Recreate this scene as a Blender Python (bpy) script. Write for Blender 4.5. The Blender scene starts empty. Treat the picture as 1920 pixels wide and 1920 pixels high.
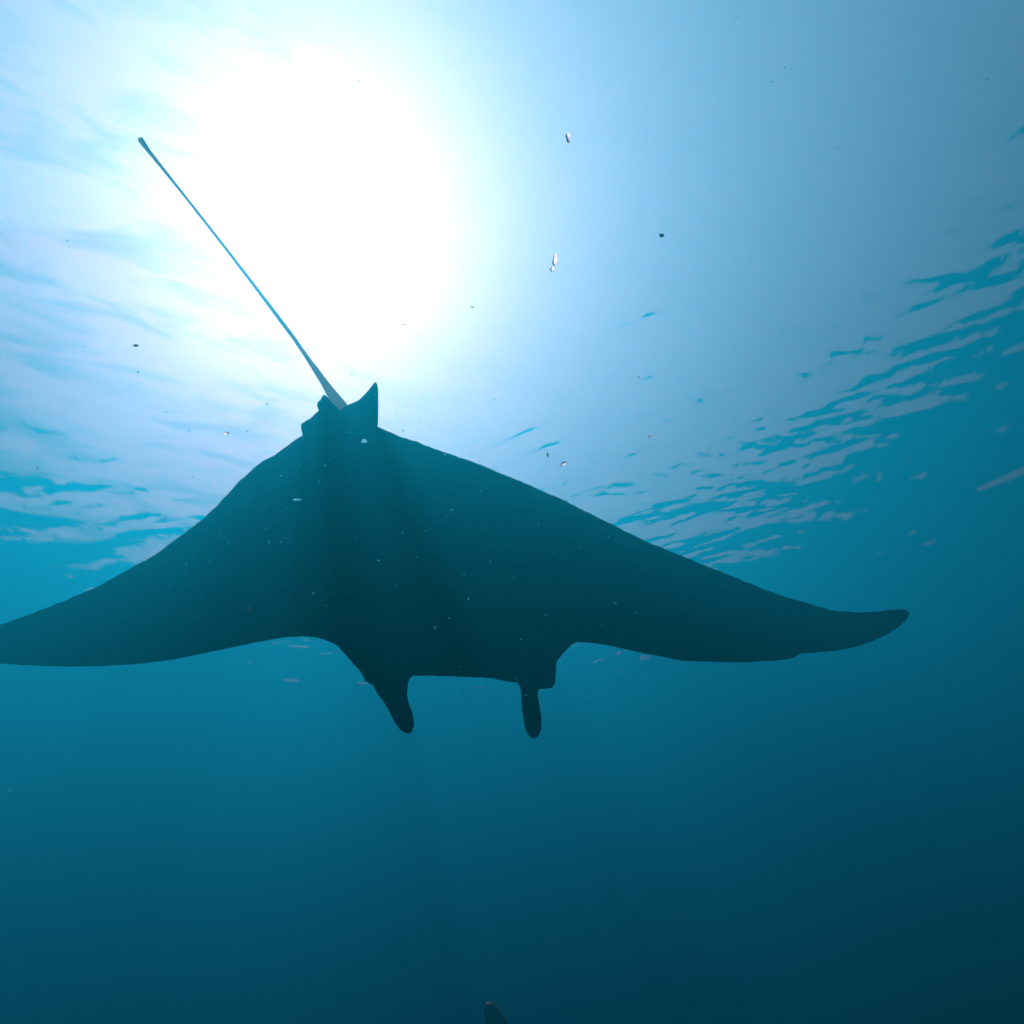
import bpy, bmesh, math, random
import numpy as np
from mathutils import Vector, Matrix

scene = bpy.context.scene
COL = scene.collection
rnd = random.Random(7)

# ------------------------------------------------------------------ camera
DEPTH = 6.5                      # metres of water above the lens
F = 1144.0                       # focal length in pixels of a 1920 frame
PITCH = math.radians(48.3)
ROLLC = math.radians(10)            # the housing was held a little askew
CAM = Vector((0, 0, -DEPTH))
cam = bpy.data.cameras.new('camera')
cam.sensor_width = 36
cam.lens = 36 * F / 1920
cam.clip_start = 0.02
cam.clip_end = 1000
camo = bpy.data.objects.new('camera', cam)
camo.location = CAM
COL.objects.link(camo)
scene.camera = camo
CF = Vector((0, math.cos(PITCH), math.sin(PITCH)))
cu0 = Vector((0, -math.sin(PITCH), math.cos(PITCH)))
CR = Vector((1, 0, 0)) * math.cos(ROLLC) - cu0 * math.sin(ROLLC)
CU = cu0 * math.cos(ROLLC) + Vector((1, 0, 0)) * math.sin(ROLLC)
camo.rotation_euler = Matrix((CR, CU, -CF)).transposed().to_euler()


def ray(px, py):
    return (CR * ((px - 960) / F) + CU * ((960 - py) / F) + CF).normalized()


def at(px, py, d):
    return CAM + ray(px, py) * d


# ------------------------------------------------------------------ sky and sun
SUN_DIR = ray(585, 445)
SUN_EL = math.asin(SUN_DIR.z)
SUN_ROT = math.atan2(SUN_DIR.x, SUN_DIR.y)
world = bpy.data.worlds.new('World')
scene.world = world
world.use_nodes = True
nt = world.node_tree
nt.nodes.clear()
sky = nt.nodes.new('ShaderNodeTexSky')
sky.sky_type = 'NISHITA'
sky.sun_disc = False
sky.sun_elevation = SUN_EL
sky.sun_rotation = SUN_ROT
sky.air_density = 3.0
sky.dust_density = 7.0
bg = nt.nodes.new('ShaderNodeBackground')
bg.inputs['Strength'].default_value = 0.08
wo = nt.nodes.new('ShaderNodeOutputWorld')
nt.links.new(sky.outputs[0], bg.inputs[0])
nt.links.new(bg.outputs[0], wo.inputs[0])

sl = bpy.data.lights.new('sun', 'SUN')
sl.energy = 5.0
sl.angle = math.radians(0.6)
sl.color = (1.0, 0.985, 0.96)
so = bpy.data.objects.new('sun', sl)
so.rotation_euler = SUN_DIR.to_track_quat('Z', 'Y').to_euler()
so.location = SUN_DIR * 60
COL.objects.link(so)

scene.view_settings.view_transform = 'Standard'
scene.view_settings.look = 'None'
scene.view_settings.exposure = 1.0
scene.view_settings.gamma = 1.0
scene.view_settings.use_curve_mapping = False
scene.render.engine = 'CYCLES'
cy = scene.cycles
cy.max_bounces = 10
cy.volume_bounces = 0
cy.transparent_max_bounces = 16
cy.glossy_bounces = 3
cy.use_denoising = True
cy.sample_clamp_indirect = 4.0


# ------------------------------------------------------------------ helpers
def link(name, me, mat=None, parent=None):
    o = bpy.data.objects.new(name, me)
    COL.objects.link(o)
    if mat:
        me.materials.append(mat)
    if parent:
        o.parent = parent
    return o


def mesh(name, verts, faces, smooth=True):
    me = bpy.data.meshes.new(name)
    me.from_pydata([tuple(v) for v in verts], [], faces)
    me.validate()
    bm = bmesh.new()
    bm.from_mesh(me)
    bmesh.ops.remove_doubles(bm, verts=bm.verts, dist=1e-6)
    bmesh.ops.recalc_face_normals(bm, faces=bm.faces)
    bm.to_mesh(me)
    bm.free()
    if smooth:
        me.polygons.foreach_set('use_smooth', [True] * len(me.polygons))
    me.update()
    return me


def tag(o, label=None, cat=None, group=None, kind=None):
    for k, v in (('label', label), ('category', cat), ('group', group), ('kind', kind)):
        if v:
            o[k] = v
    return o


def new_mat(name):
    m = bpy.data.materials.new(name)
    m.use_nodes = True
    m.node_tree.nodes.clear()
    return m, m.node_tree.nodes, m.node_tree.links


# ------------------------------------------------------------------ materials
def make_skin(name='manta_skin', through=0.0):
    m, N, L = new_mat(name)
    out = N.new('ShaderNodeOutputMaterial')
    p = N.new('ShaderNodeBsdfPrincipled')
    p.inputs['Roughness'].default_value = .58
    p.inputs['Specular IOR Level'].default_value = 0.15
    tc = N.new('ShaderNodeTexCoord')
    n1 = N.new('ShaderNodeTexNoise')
    n1.inputs['Scale'].default_value = 3.5
    n1.inputs['Detail'].default_value = 6
    cr = N.new('ShaderNodeValToRGB')
    cr.color_ramp.elements[0].position = .35
    cr.color_ramp.elements[0].color = (.012, .014, .017, 1)
    cr.color_ramp.elements[1].position = .75
    cr.color_ramp.elements[1].color = (.036, .040, .045, 1)
    n2 = N.new('ShaderNodeTexNoise')
    n2.inputs['Scale'].default_value = 160
    b = N.new('ShaderNodeBump')
    b.inputs['Strength'].default_value = .25
    b.inputs['Distance'].default_value = .004
    L.new(tc.outputs['Object'], n1.inputs['Vector'])
    L.new(tc.outputs['Object'], n2.inputs['Vector'])
    L.new(n1.outputs['Fac'], cr.inputs[0])
    L.new(cr.outputs[0], p.inputs['Base Color'])
    L.new(n2.outputs['Fac'], b.inputs['Height'])
    L.new(b.outputs[0], p.inputs['Normal'])
    if through:                                      # see-through share added to imitate glare bleaching the tail
        t = N.new('ShaderNodeBsdfTransparent')
        mx = N.new('ShaderNodeMixShader')
        mx.inputs[0].default_value = through ** .5   # two walls
        L.new(p.outputs[0], mx.inputs[1])
        L.new(t.outputs[0], mx.inputs[2])
        L.new(mx.outputs[0], out.inputs[0])
    else:
        L.new(p.outputs[0], out.inputs[0])
    return m


def make_flake(name, col, translucent):
    m, N, L = new_mat(name)
    out = N.new('ShaderNodeOutputMaterial')
    d = N.new('ShaderNodeBsdfDiffuse')
    d.inputs[0].default_value = (*col, 1)
    t = N.new('ShaderNodeBsdfTranslucent')
    t.inputs[0].default_value = (*col, 1)
    mx = N.new('ShaderNodeMixShader')
    tc = N.new('ShaderNodeTexCoord')
    n = N.new('ShaderNodeTexNoise')
    n.inputs['Scale'].default_value = 300
    mr = N.new('ShaderNodeMapRange')
    mr.inputs['To Min'].default_value = translucent - .12
    mr.inputs['To Max'].default_value = min(1, translucent + .12)
    L.new(tc.outputs['Object'], n.inputs['Vector'])
    L.new(n.outputs['Fac'], mr.inputs['Value'])
    L.new(mr.outputs[0], mx.inputs[0])
    L.new(d.outputs[0], mx.inputs[1])
    L.new(t.outputs[0], mx.inputs[2])
    L.new(mx.outputs[0], out.inputs[0])
    return m


def make_dark(name, col, rough):
    m, N, L = new_mat(name)
    out = N.new('ShaderNodeOutputMaterial')
    p = N.new('ShaderNodeBsdfPrincipled')
    p.inputs['Roughness'].default_value = rough
    n = N.new('ShaderNodeTexNoise')
    n.inputs['Scale'].default_value = 30
    tc = N.new('ShaderNodeTexCoord')
    cr = N.new('ShaderNodeValToRGB')
    cr.color_ramp.elements[0].color = (*[c * .6 for c in col], 1)
    cr.color_ramp.elements[1].color = (*[c * 1.4 for c in col], 1)
    L.new(tc.outputs['Object'], n.inputs['Vector'])
    L.new(n.outputs['Fac'], cr.inputs[0])
    L.new(cr.outputs[0], p.inputs['Base Color'])
    L.new(p.outputs[0], out.inputs[0])
    return m


def on_surface(px, py):
    r = ray(px, py)
    return CAM + r * (DEPTH / r.z)


sunward = on_surface(560, 360) - on_surface(40, 180)  # heading towards the sun, for the painted shaft streaks
STREAK_DIR = math.atan2(sunward.y, sunward.x)


def make_water_surface():
    # seen from below: sky through the boundary inside the critical angle,
    # total reflection of the deep outside it (the Fresnel node does both)
    m, N, L = new_mat('water_boundary')
    out = N.new('ShaderNodeOutputMaterial')
    tr = N.new('ShaderNodeBsdfTransparent')
    gl = N.new('ShaderNodeBsdfGlossy')
    gl.inputs['Roughness'].default_value = 0.03
    fr = N.new('ShaderNodeFresnel')
    fr.inputs['IOR'].default_value = 1.333
    mx = N.new('ShaderNodeMixShader')
    tc = N.new('ShaderNodeTexCoord')
    n = N.new('ShaderNodeTexNoise')
    n.inputs['Scale'].default_value = 5.0
    n.inputs['Detail'].default_value = 4
    b = N.new('ShaderNodeBump')
    b.inputs['Strength'].default_value = .25
    b.inputs['Distance'].default_value = .03
    L.new(tc.outputs['Object'], n.inputs['Vector'])
    L.new(n.outputs['Fac'], b.inputs['Height'])
    L.new(b.outputs[0], fr.inputs['Normal'])
    L.new(b.outputs[0], gl.inputs['Normal'])
    # noise dimming painted into the transmission, strongest at left, imitating wave-focused sun shafts
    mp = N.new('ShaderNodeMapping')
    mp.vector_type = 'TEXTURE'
    mp.inputs['Rotation'].default_value = (0, 0, STREAK_DIR)       # painted streaks drawn out towards the sun
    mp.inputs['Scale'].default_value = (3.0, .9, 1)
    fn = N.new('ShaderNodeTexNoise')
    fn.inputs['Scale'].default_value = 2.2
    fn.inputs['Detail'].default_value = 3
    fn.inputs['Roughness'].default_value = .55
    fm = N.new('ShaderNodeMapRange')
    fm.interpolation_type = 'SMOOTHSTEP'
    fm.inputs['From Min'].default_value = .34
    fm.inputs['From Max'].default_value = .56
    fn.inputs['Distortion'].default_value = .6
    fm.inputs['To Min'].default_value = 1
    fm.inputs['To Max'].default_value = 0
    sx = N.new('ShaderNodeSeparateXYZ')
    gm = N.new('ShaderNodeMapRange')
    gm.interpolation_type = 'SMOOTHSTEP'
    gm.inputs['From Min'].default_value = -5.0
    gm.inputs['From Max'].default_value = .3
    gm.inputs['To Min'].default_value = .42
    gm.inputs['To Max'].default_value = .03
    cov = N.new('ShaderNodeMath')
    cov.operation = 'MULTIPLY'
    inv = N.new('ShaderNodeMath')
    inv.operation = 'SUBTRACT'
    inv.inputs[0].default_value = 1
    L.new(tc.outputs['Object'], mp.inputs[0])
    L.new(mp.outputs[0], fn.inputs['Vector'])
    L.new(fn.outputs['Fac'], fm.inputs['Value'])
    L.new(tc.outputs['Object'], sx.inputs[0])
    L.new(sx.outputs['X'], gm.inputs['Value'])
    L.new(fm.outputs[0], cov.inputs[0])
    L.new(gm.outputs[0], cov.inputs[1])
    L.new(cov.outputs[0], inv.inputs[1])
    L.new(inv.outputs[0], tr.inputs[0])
    L.new(fr.outputs[0], mx.inputs[0])
    L.new(tr.outputs[0], mx.inputs[1])
    L.new(gl.outputs[0], mx.inputs[2])
    L.new(mx.outputs[0], out.inputs[0])
    return m


# ------------------------------------------------------------------ body of water
def make_haze():
    m, N, L = new_mat('sea_water')
    out = N.new('ShaderNodeOutputMaterial')
    sc = N.new('ShaderNodeVolumeScatter')           # fine suspended matter and the water itself
    sc.inputs['Color'].default_value = (.003, .78, 1, 1)
    sc.inputs['Density'].default_value = .27
    sc.inputs['Anisotropy'].default_value = .49
    gr = N.new('ShaderNodeVolumeScatter')           # a few larger grains, strongly forward
    gr.inputs['Color'].default_value = (.02, .8, 1, 1)
    gr.inputs['Density'].default_value = .03
    gr.inputs['Anisotropy'].default_value = .93
    ab = N.new('ShaderNodeVolumeAbsorption')        # water takes the red out
    ab.inputs['Color'].default_value = (0, .56, 1, 1)
    ab.inputs['Density'].default_value = .23
    add = N.new('ShaderNodeAddShader')
    L.new(sc.outputs[0], add.inputs[0])
    L.new(ab.outputs[0], add.inputs[1])
    add2 = N.new('ShaderNodeAddShader')
    L.new(add.outputs[0], add2.inputs[0])
    L.new(gr.outputs[0], add2.inputs[1])
    L.new(add2.outputs[0], out.inputs['Volume'])
    m.cycles.homogeneous_volume = True
    return m


HX, HZ0, HZ1 = 120.0, -45.0, 0.3
vs = [(x, y, z) for z in (HZ0, HZ1) for y in (-HX, HX) for x in (-HX, HX)]
fs = [(0, 2, 3, 1), (4, 5, 7, 6), (0, 1, 5, 4), (2, 6, 7, 3), (0, 4, 6, 2), (1, 3, 7, 5)]
tag(link('haze', mesh('haze', vs, fs, False), make_haze()),
    label='clear blue green sea water filling the whole scene', kind='stuff')


SLOPE = .0168
CHOP = .004


def water_surface():
    n = 1000
    u = np.linspace(-1, 1, n)
    g = np.sign(u) * (11 * np.abs(u) + 97 * np.abs(u) ** 5)      # fine overhead, coarse far off
    sp = np.gradient(g)
    X, Y = np.meshgrid(g, g + 5.0)
    SX, SY = np.meshgrid(sp, sp)
    S = np.maximum(SX, SY)
    rs = np.random.RandomState(11)
    Z = np.zeros_like(X)
    # slow domain warp breaks the wave crests up
    WX = X + .3 * np.sin(.7 * Y + 1.1) + .2 * np.sin(1.1 * X - .8 * Y)
    WY = Y + .25 * np.sin(.8 * X - .5) + .15 * np.sin(1.3 * X + .9 * Y + 2)
    def smooth(t):
        t = np.clip(t, 0, 1)
        return t * t * (3 - 2 * t)
    hx, hy = SUN_DIR.x * DEPTH / SUN_DIR.z, SUN_DIR.y * DEPTH / SUN_DIR.z
    # cat's-paws: a gust roughens the water on the left of the sun, the right stays slick
    gust = smooth((hx - .5 - X) / 2.5) * (.55 + .45 * np.sin(.8 * X + .5 * Y) * np.sin(.6 * Y - .4 * X + 1))
    gust = gust * smooth((3.2 - (Y - hy)) / 2.5)
    for k in range(70):                              # the long low swell everywhere
        lam = .14 * (1.3 / .14) ** rs.rand()
        ang = math.radians(95) + rs.randn() * .45
        kk = 2 * math.pi / lam
        amp = SLOPE * lam / 6.2832
        ph = rs.rand() * 6.283
        fade = np.clip(lam / (S * 4) - .5, 0, 1)
        a = kk * (WX * math.cos(ang) + WY * math.sin(ang)) + ph
        Z += fade * amp * (np.sin(a) + .25 * np.cos(2 * a)) * (.6 + .4 * smooth((X + 4) / 8))
    for k in range(50):                              # fine wavelets, strongest to the right
        lam = .07 * (.3 / .07) ** rs.rand()
        ang = math.radians(95) + rs.randn() * .6
        kk = 2 * math.pi / lam
        ph = rs.rand() * 6.283
        fade = np.clip(lam / (S * 4) - .5, 0, 1)
        a = kk * (WX * math.cos(ang) + WY * math.sin(ang)) + ph
        Z += fade * .007 * lam / 6.2832 * np.sin(a) * smooth((X + 1) / 4)
    for k in range(40):                              # short chop under the gust
        lam = .16 * (.8 / .16) ** rs.rand()
        ang = math.radians(20) + rs.randn() * .9
        kk = 2 * math.pi / lam
        amp = CHOP * lam / 6.2832
        ph = rs.rand() * 6.283
        fade = np.clip(lam / (S * 4) - .5, 0, 1) * gust
        a = kk * (WX * math.cos(ang) + WY * math.sin(ang)) + ph
        Z += fade * amp * np.sin(a)
    verts = np.stack([X.ravel(), Y.ravel(), Z.ravel()], 1)
    idx = np.arange(n * n).reshape(n, n)
    q = np.stack([idx[:-1, :-1], idx[:-1, 1:], idx[1:, 1:], idx[1:, :-1]], -1).reshape(-1, 4)
    me = bpy.data.meshes.new('water_surface')
    me.vertices.add(len(verts))
    me.vertices.foreach_set('co', verts.ravel())
    me.loops.add(q.size)
    me.loops.foreach_set('vertex_index', q.ravel())
    me.polygons.add(len(q))
    me.polygons.foreach_set('loop_start', np.arange(0, q.size, 4))
    me.polygons.foreach_set('use_smooth', np.ones(len(q), bool))
    me.update(calc_edges=True)
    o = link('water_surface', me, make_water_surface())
    tag(o, label='rippled sea surface seen from below, sky showing through', kind='structure')


water_surface()

# ------------------------------------------------------------------ the manta ray
SKIN = make_skin()
THIN = make_skin('tail_skin', .07)
FINSKIN = make_skin('fin_skin')
DARK = make_dark('eye_black', (.01, .012, .014), .25)
C = at(800, 1050, 2.5)
# banked and nosing away from the lens; axes given against the line of sight
ey = (CR * .052 + CU * -.725 + CF * .687).normalized()
ex = (CR * .9986 + CU * .035 + CF * -.039)
ex = (ex - ey * ex.dot(ey)).normalized()
ez = ex.cross(ey)
BODY_M = Matrix((ex, ey, ez)).transposed().to_4x4()
BODY_M.translation = C


def wing(x):                     # height of the wing's middle sheet over the span
    a = abs(x)
    return -.06 * a * a


def onbody(px, py, lift=0.0):
    """the place on the animal's bent middle sheet that is met along this line of sight, in body space"""
    d = ray(px, py)
    o = CAM - C
    ol = Vector((o.dot(ex), o.dot(ey), o.dot(ez)))
    dl = Vector((d.dot(ex), d.dot(ey), d.dot(ez)))
    t = 2.6
    for _ in range(40):
        p = ol + dl * t
        f = p.z - wing(p.x) - lift
        s = 1e-4
        p2 = ol + dl * (t + s)
        df = ((p2.z - wing(p2.x) - lift) - f) / s
        t -= max(-.5, min(.5, f / df))
    return ol + dl * t


TRAIL = [(-210, 1212), (-150, 1205), (-90, 1193), (-40, 1182), (0, 1171), (42, 1157), (97, 1136), (123, 1126), (178, 1102),
         (226, 1076), (258, 1058), (274, 1050), (300, 1034), (323, 1016), (349, 997), (381, 973), (420, 934), (452, 898.6),
         (491, 865.6), (517, 851.7), (549, 827.5), (568, 816), (600, 800), (630, 792), (660, 790), (690, 795), (708, 801),
         (731, 810), (746, 817.7), (785, 830), (812.5, 841.7), (854, 855), (900, 871), (1000, 912.7), (1062, 940.5),
         (1129, 974), (1182, 1001), (1200, 1010), (1262.5, 1036), (1333, 1065), (1387.5, 1086), (1444, 1109), (1475, 1120),
         (1528, 1135), (1559, 1144), (1606, 1149), (1644, 1147), (1675, 1143), (1697, 1142.5), (1705, 1148)]
LEAD = [(-210, 1212), (-150, 1226), (-90, 1235), (-40, 1241), (0, 1244), (42, 1247), (129, 1250), (194, 1249), (268, 1244),
        (323, 1237), (420, 1217), (484, 1204), (533, 1195), (568, 1193), (597, 1195.5), (620, 1204), (632, 1210), (659, 1240),
        (674, 1257), (683, 1271), (692, 1281), (705, 1286), (730, 1281), (752, 1272), (770, 1266.6), (805, 1265), (852.6, 1266.6),
        (893, 1268), (925.5, 1271), (951, 1278), (969, 1279), (978, 1284), (1000, 1291), (1016.7, 1292.5), (1035, 1289.6),
        (1041, 1281), (1042, 1262), (1043.5, 1241), (1057, 1224), (1071, 1209), (1082, 1204), (1100.5, 1204.6), (1133, 1208.7),
        (1170, 1216.7), (1200, 1223.4), (1240.6, 1231), (1278, 1239), (1325, 1241), (1387.5, 1242), (1450, 1239), (1488, 1234),
        (1500, 1225), (1528, 1223.4), (1566, 1220), (1600, 1214), (1634, 1202.5), (1662.5, 1189), (1684, 1175), (1700, 1159),
        (1705, 1148)]


def body_mesh():
    xs = sorted(set([p[0] for p in LEAD] + [p[0] for p in TRAIL] + list(np.arange(-204, 1704, 9.0)) +
                    [1703, 1701, 1699, -207]))
    xs = [x for i, x in enumerate(xs) if i == 0 or x - xs[i - 1] > .4]
    tx, ty = zip(*TRAIL)
    lx, ly = zip(*LEAD)
    R = 22
    top, bot = [], []
    rs = np.random.RandomState(3)
    for x in xs:
        a = float(np.interp(x, tx, ty))
        b = float(np.interp(x, lx, ly))
        if -205 < x < 1690:
            a += rs.randn() * .5
            b += rs.randn() * .25
        tr, bo = [], []
        for j in range(R + 1):
            s = j / R
            s = .5 - .5 * math.cos(math.pi * s)
            p = onbody(x, a + (b - a) * s)
            u = s ** 1.15
            f = max(0, 1 - (2 * u - 1) ** 2) ** .62
            ax = abs(p.x)
            T = .105 * math.exp(-(ax / .34) ** 2) + .045 * max(0, 1 - ax / 2.3) ** .8 + .005
            T = min(T, .28 * abs(b - a) * 2.55 / F + .002)
            tr.append(p + Vector((0, 0, T * f)))
            bo.append(p - Vector((0, 0, T * f * .85)))
        top.append(tr)
        bot.append(bo)
    verts, faces = [], []
    n = len(xs)
    for sheet in (top, bot):
        for col in sheet:
            verts += col
    W = R + 1
    for k in range(2):
        o = k * n * W
        for i in range(n - 1):
            for j in range(R):
                faces.append((o + i * W + j, o + i * W + j + 1, o + (i + 1) * W + j + 1, o + (i + 1) * W + j))
    return mesh('body', verts, faces)


def lens_strip(name, A, B, thick, lift=lambda s: 0.0, rows=10, cuts=40):
    """closed blade between two outline edges A and B with an oval section"""
    def arc(P):
        P = [Vector((p[0], p[1])) for p in P]
        d = [0]
        for i in range(1, len(P)):
            d.append(d[-1] + (P[i] - P[i - 1]).length)
        return [x / d[-1] for x in d], P
    da, PA = arc(A)
    db, PB = arc(B)
    verts, faces = [], []
    W = 2 * rows
    for i in range(cuts + 1):
        s = i / cuts
        a = Vector((np.interp(s, da, [p.x for p in PA]), np.interp(s, da, [p.y for p in PA])))
        b = Vector((np.interp(s, db, [p.x for p in PB]), np.interp(s, db, [p.y for p in PB])))
        pa, pb = onbody(a.x, a.y, lift(s)), onbody(b.x, b.y, lift(s))
        for j in range(W):
            th = 2 * math.pi * j / W
            p = pa.lerp(pb, .5 - .5 * math.cos(th))
            verts.append(p + Vector((0, 0, min(thick(s), .5 * (pa - pb).length + .0005) * math.sin(th))))
    for i in range(cuts):
        for j in range(W):
            k = (j + 1) % W
            faces.append((i * W + j, i * W + k, (i + 1) * W + k, (i + 1) * W + j))
    faces.append(tuple(range(W - 1, -1, -1)))
    faces.append(tuple(cuts * W + j for j in range(W)))
    return mesh(name, verts, faces)


manta = bpy.data.objects.new('manta_ray', None)
COL.objects.link(manta)
manta.matrix_world = BODY_M
tag(manta, 'large dark manta ray gliding overhead, its wings spread against the sun glare, thin tail raised', 'manta ray')
link('body', body_mesh(), SKIN, manta)

# tail: root sunk in the body, whip-thin, blunt frayed tip
TA = [(628, 800), (622, 757), (612.5, 737.5), (600, 714.6), (583, 687.5), (566.7, 660), (549.5, 634)]
TB = [(668, 800), (650, 760), (633, 739.6), (616.7, 719.8), (600, 698), (583, 677), (564.6, 652), (554, 635)]
for q in (.06, .15, .3, .45, .6, .75, .88, .955):          # the long whip, nearly straight
    tx_, ty_ = 551.5 + (265 - 551.5) * q + 3 * math.sin(3.1 * q), 634.5 + (266 - 634.5) * q
    w_ = 2.2 - .5 * math.sin(math.pi * q) + 1.3 * max(0, q - .8) / .2
    TA.append((tx_ - w_ * .79, ty_ + w_ * .61))
    TB.append((tx_ + w_ * .79, ty_ - w_ * .61))
TA += [(260, 266), (258, 259)]                             # frayed stump of the tip
TB += [(271, 264), (266, 257)]
link('tail', lens_strip('tail', TA, TB, lambda s: (.028 * (1 - s) ** 2 + .005), lambda s: .02 * s, 6, 110), THIN, manta)

# pelvic fins either side of the tail root
link('pelvic_fin', lens_strip('pelvic_fin',
     [(640, 815), (568, 817), (564.6, 805), (565, 794.8), (570.8, 790.6), (580, 786.5), (589.6, 777), (598, 769.8), (594, 760.4),
      (596, 753.7), (602, 749), (604, 743), (606.7, 740.6)],
     [(690, 815), (665, 800), (650, 780), (636, 768), (624, 756), (617, 748), (611.5, 742), (608, 740.5)],
     lambda s: .022 * (1 - s) + .004, rows=6), FINSKIN, manta)
link('pelvic_fin', lens_strip('pelvic_fin',
     [(620, 815), (632, 785), (642, 766), (650, 760), (661, 756), (673, 750), (685, 738.5), (696, 725), (702, 717)],
     [(712, 815), (708, 802), (709, 787.5), (709.6, 756), (709, 729), (707, 719.5), (704, 716.7)],
     lambda s: .022 * (1 - s) + .004, rows=6), FINSKIN, manta)

# cephalic fins (the two horns beside the mouth), rolled into thick blades
link('cephalic_fin', lens_strip('cephalic_fin',
     [(690, 1255), (700, 1284), (707.5, 1297.6), (717.7, 1309.6), (728.7, 1328), (739.6, 1351.6), (748.7, 1362.5), (757, 1366)],
     [(800, 1245), (770, 1267), (765, 1282), (763, 1304), (767, 1322), (774, 1340.6), (777, 1359), (774, 1368)],
     lambda s: .05 * (1 - .4 * s), lambda s: -.015 - .13 * s, 8), SKIN, manta)
link('cephalic_fin', lens_strip('cephalic_fin',
     [(955, 1250), (971, 1279), (975, 1284), (977, 1297), (978, 1326), (982, 1351.6), (984, 1364), (990, 1374)],
     [(1020, 1255), (1012, 1285), (1007.6, 1300), (1011, 1319), (1015, 1344), (1015, 1366), (1011, 1374)],
     lambda s: .045 * (1 - .3 * s), lambda s: -.015 - .13 * s, 8), SKIN, manta)


def ball(name, r, squash, mat, parent, loc):
    bm = bmesh.new()
    bmesh.ops.create_uvsphere(bm, u_segments=20, v_segments=14, radius=r)
    for v in bm.verts:
        v.co = Vector((v.co.x * squash[0], v.co.y * squash[1], v.co.z * squash[2]))
    me = bpy.data.meshes.new(name)
    bm.to_mesh(me)
    bm.free()
    me.polygons.foreach_set('use_smooth', [True] * len(me.polygons))
    o = link(name, me, mat, parent)
    o.location = loc
    return o


for px, py in ((690, 1270), (1034, 1275)):
    ball('eye', .024, (.8, 1, .9), DARK, manta, onbody(px, py, 0))

# ------------------------------------------------------------------ a second dark swimmer at the lower edge
FISH = make_dark('fish_skin', (.03, .034, .036), .5)
fish = bpy.data.objects.new('fish', None)
COL.objects.link(fish)
tag(fish, 'small dark fish rising nose first into the bottom edge of the picture', 'fish')
nose = at(912, 1880, 5.0)
tailp = at(1010, 2080, 5.1)
fy = (nose - tailp).normalized()
fx = fy.cross(ray(930, 1900)).normalized()
fz = fx.cross(fy)
FM = Matrix((fx, fy, fz)).transposed().to_4x4()
FM.translation = nose
fish.matrix_world = FM
FL = (nose - tailp).length
verts, faces = [], []
prof = [(0, .012), (.02, .045), (.06, .078), (.14, .1), (.3, .118), (.5, .105), (.7, .07), (.88, .03), (1, .022)]
for s, r in prof:
    for j in range(16):
        th = j * math.pi / 8
        verts.append((math.cos(th) * r * .95 * FL, -s * FL, math.sin(th) * r * .62 * FL))
for i in range(len(prof) - 1):
    for j in range(16):
        k = (j + 1) % 16
        faces.append((i * 16 + j, i * 16 + k, (i + 1) * 16 + k, (i + 1) * 16 + j))
faces += [tuple(range(16)), tuple(range(len(prof) * 16 - 1, len(prof) * 16 - 17, -1))]
link('body', mesh('fish_body', verts, faces), FISH, fish)


def finplate(name, pts, th, parent):
    n = len(pts)
    v = [(x * FL, y * FL, th) for x, y in pts] + [(x * FL, y * FL, -th) for x, y in pts]
    f = [tuple(range(n)), tuple(range(2 * n - 1, n - 1, -1))] + [(i, (i + 1) % n, n + (i + 1) % n, n + i) for i in range(n)]
    return link(name, mesh(name, v, f, False), FISH, parent)


finplate('tail_fin', [(-.02, -.96), (-.16, -1.22), (-.1, -1.2), (0, -1.12), (.1, -1.2), (.16, -1.22), (.02, -.96)], .004, fish)
finplate('dorsal_fin', [(.09, -.3), (.17, -.4), (.15, -.62), (.06, -.72)], .004, fish)

# ------------------------------------------------------------------ drifting matter
def make_jelly():
    # clear gelatinous scraps: they bend the sunlight behind them towards the lens
    m, N, L = new_mat('clear_jelly')
    out = N.new('ShaderNodeOutputMaterial')
    r = N.new('ShaderNodeBsdfRefraction')
    r.inputs['Color'].default_value = (1, 1, 1, 1)
    r.inputs['IOR'].default_value = 1.7
    n = N.new('ShaderNodeTexNoise')
    n.inputs['Scale'].default_value = 400
    mr = N.new('ShaderNodeMapRange')
    mr.inputs['To Min'].default_value = .55
    mr.inputs['To Max'].default_value = .8
    tc = N.new('ShaderNodeTexCoord')
    L.new(tc.outputs['Object'], n.inputs['Vector'])
    L.new(n.outputs['Fac'], mr.inputs['Value'])
    L.new(mr.outputs[0], r.inputs['Roughness'])
    L.new(r.outputs[0], out.inputs[0])
    return m


JELLY = make_jelly()
PALE = make_flake('pale_flake', (.22, .95, .97), .85)
GREEN = make_flake('green_flake', (.03, .07, .05), .5)
DULL = make_dark('dark_flake', (.03, .03, .025), .8)


def lump(seed, sx, sy, sz):
    bm = bmesh.new()
    bmesh.ops.create_icosphere(bm, subdivisions=2, radius=1)
    r = random.Random(seed)
    ph = [r.uniform(0, 6.28) for _ in range(6)]
    for v in bm.verts:
        c = v.co
        k = 1 + .22 * math.sin(3 * c.x + ph[0]) + .2 * math.sin(4 * c.y + ph[1]) + .15 * math.sin(5 * c.z + ph[2])
        v.co = Vector((c.x * k * sx, c.y * k * sy, c.z * k * sz))
    bmesh.ops.delete(bm, geom=[v for v in bm.verts if v.co.z > sz * .12], context='VERTS')   # a thin curled scrap
    me = bpy.data.meshes.new('drifting_flake')
    bm.to_mesh(me)
    bm.free()
    me.polygons.foreach_set('use_smooth', [True] * len(me.polygons))
    return me


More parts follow.
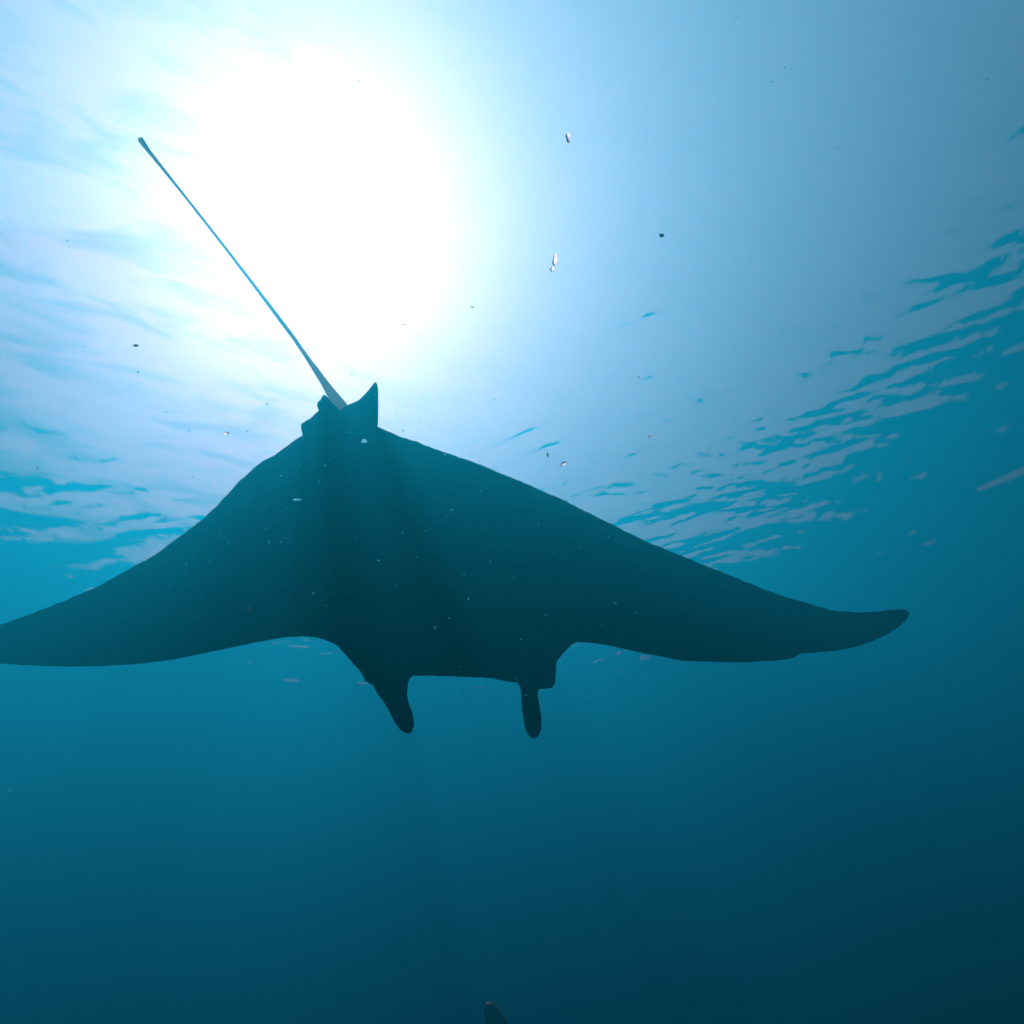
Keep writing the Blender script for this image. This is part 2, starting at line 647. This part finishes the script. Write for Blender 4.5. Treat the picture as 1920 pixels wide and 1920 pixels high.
def flake(px, py, d, w, h, rot, mat, label):
    k = d * ray(px, py).dot(CF) / F                  # metres per pixel at that range
    o = link('drifting_flake', lump(int(px * 7 + py), w * k / 2, h * k / 2, min(w, h) * k / 4), mat)
    o.matrix_world = Matrix.Translation(at(px, py, d)) @ Matrix((CR, CU, -CF)).transposed().to_4x4() @ Matrix.Rotation(rot, 4, 'Z')
    tag(o, label, 'speck', 'flakes of drifting matter in the water')
    return o


flake(1065, 258, .9, 9, 14, .1, JELLY, 'bright oval white speck, highest of those drifting right of the sun glare')
flake(1040, 488, .9, 8, 20, -.1, JELLY, 'upright white strand of drifting matter right of the sun glare, upper longer bit')
flake(1036, 505, .9, 9, 11, -.4, JELLY, 'short white blob just under the upright white strand right of the glare')
flake(1056, 870, .9, 12, 8, .6, JELLY, 'white double speck just above the trailing edge of the manta right wing')
flake(1220, 819, 1.0, 6, 6, 0, JELLY, 'tiny round white speck before the ripples, right of the manta tail')
flake(425, 812, 1.0, 8, 6, .2, JELLY, 'white speck in the pale water left of the pelvic fins')
flake(558, 937, .9, 15, 7, 0, PALE, 'oblong pale speck before the dark rear of the left wing')
flake(683, 827, 1.2, 10, 10, 0, PALE, 'round pale speck before the root of the manta tail')
flake(468, 1143, 1.1, 11, 10, 0, GREEN, 'dim round speck before the middle of the left wing')
flake(588, 1112, 1.4, 6, 4, .4, PALE, 'small white sliver before the dark belly, left of the mouth')
flake(816, 1177, 1.4, 4, 8, .3, PALE, 'thin pale sliver before the dark belly above the mouth')
flake(255, 648, 1.2, 8, 5, 0, DULL, 'small dark speck in the pale water left of the glare')
flake(1240, 441, 1.6, 9, 6, -.3, DULL, 'faint dark speck in the smooth blue upper right')
flake(1027, 853, 1.3, 4, 6, 0, DULL, 'tiny dark speck beside the white double speck above the right wing')


def marine_snow():
    r = random.Random(5)
    verts, faces = [], []
    for k in range(1500):
        if k % 10:                                   # a cloud of it drifts in front of the animal
            px, py = r.gauss(800, 420), r.gauss(960, 230)
        else:
            px, py = r.uniform(-150, 2070), r.uniform(-150, 1500)
        d = .8 + 2.6 * r.random() ** 1.2
        p = at(px, py, d)
        s = r.choice((.5, .6, .7, .8, 1, 1.3)) * .0009 * (1 + .3 * d)
        q = Matrix.Rotation(r.uniform(0, 6.28), 3, 'X') @ Matrix.Rotation(r.uniform(0, 6.28), 3, 'Z')
        e = r.uniform(1, 2.6)
        b = len(verts)
        for c in ((e, 0, 0), (-e, .2, 0), (0, .7, .1), (0, -.8, -.1), (.1, 0, .5), (0, .1, -.5)):
            verts.append(p + q @ Vector(c) * s)
        faces += [(b + i, b + j, b + t) for i, j, t in
                  ((0, 2, 4), (2, 1, 4), (1, 3, 4), (3, 0, 4), (2, 0, 5), (1, 2, 5), (3, 1, 5), (0, 3, 5))]
    me = bpy.data.meshes.new('marine_snow')
    me.from_pydata([tuple(v) for v in verts], [], faces)
    tag(link('marine_snow', me, PALE), label='fine pale specks drifting through the water', kind='stuff')


marine_snow()
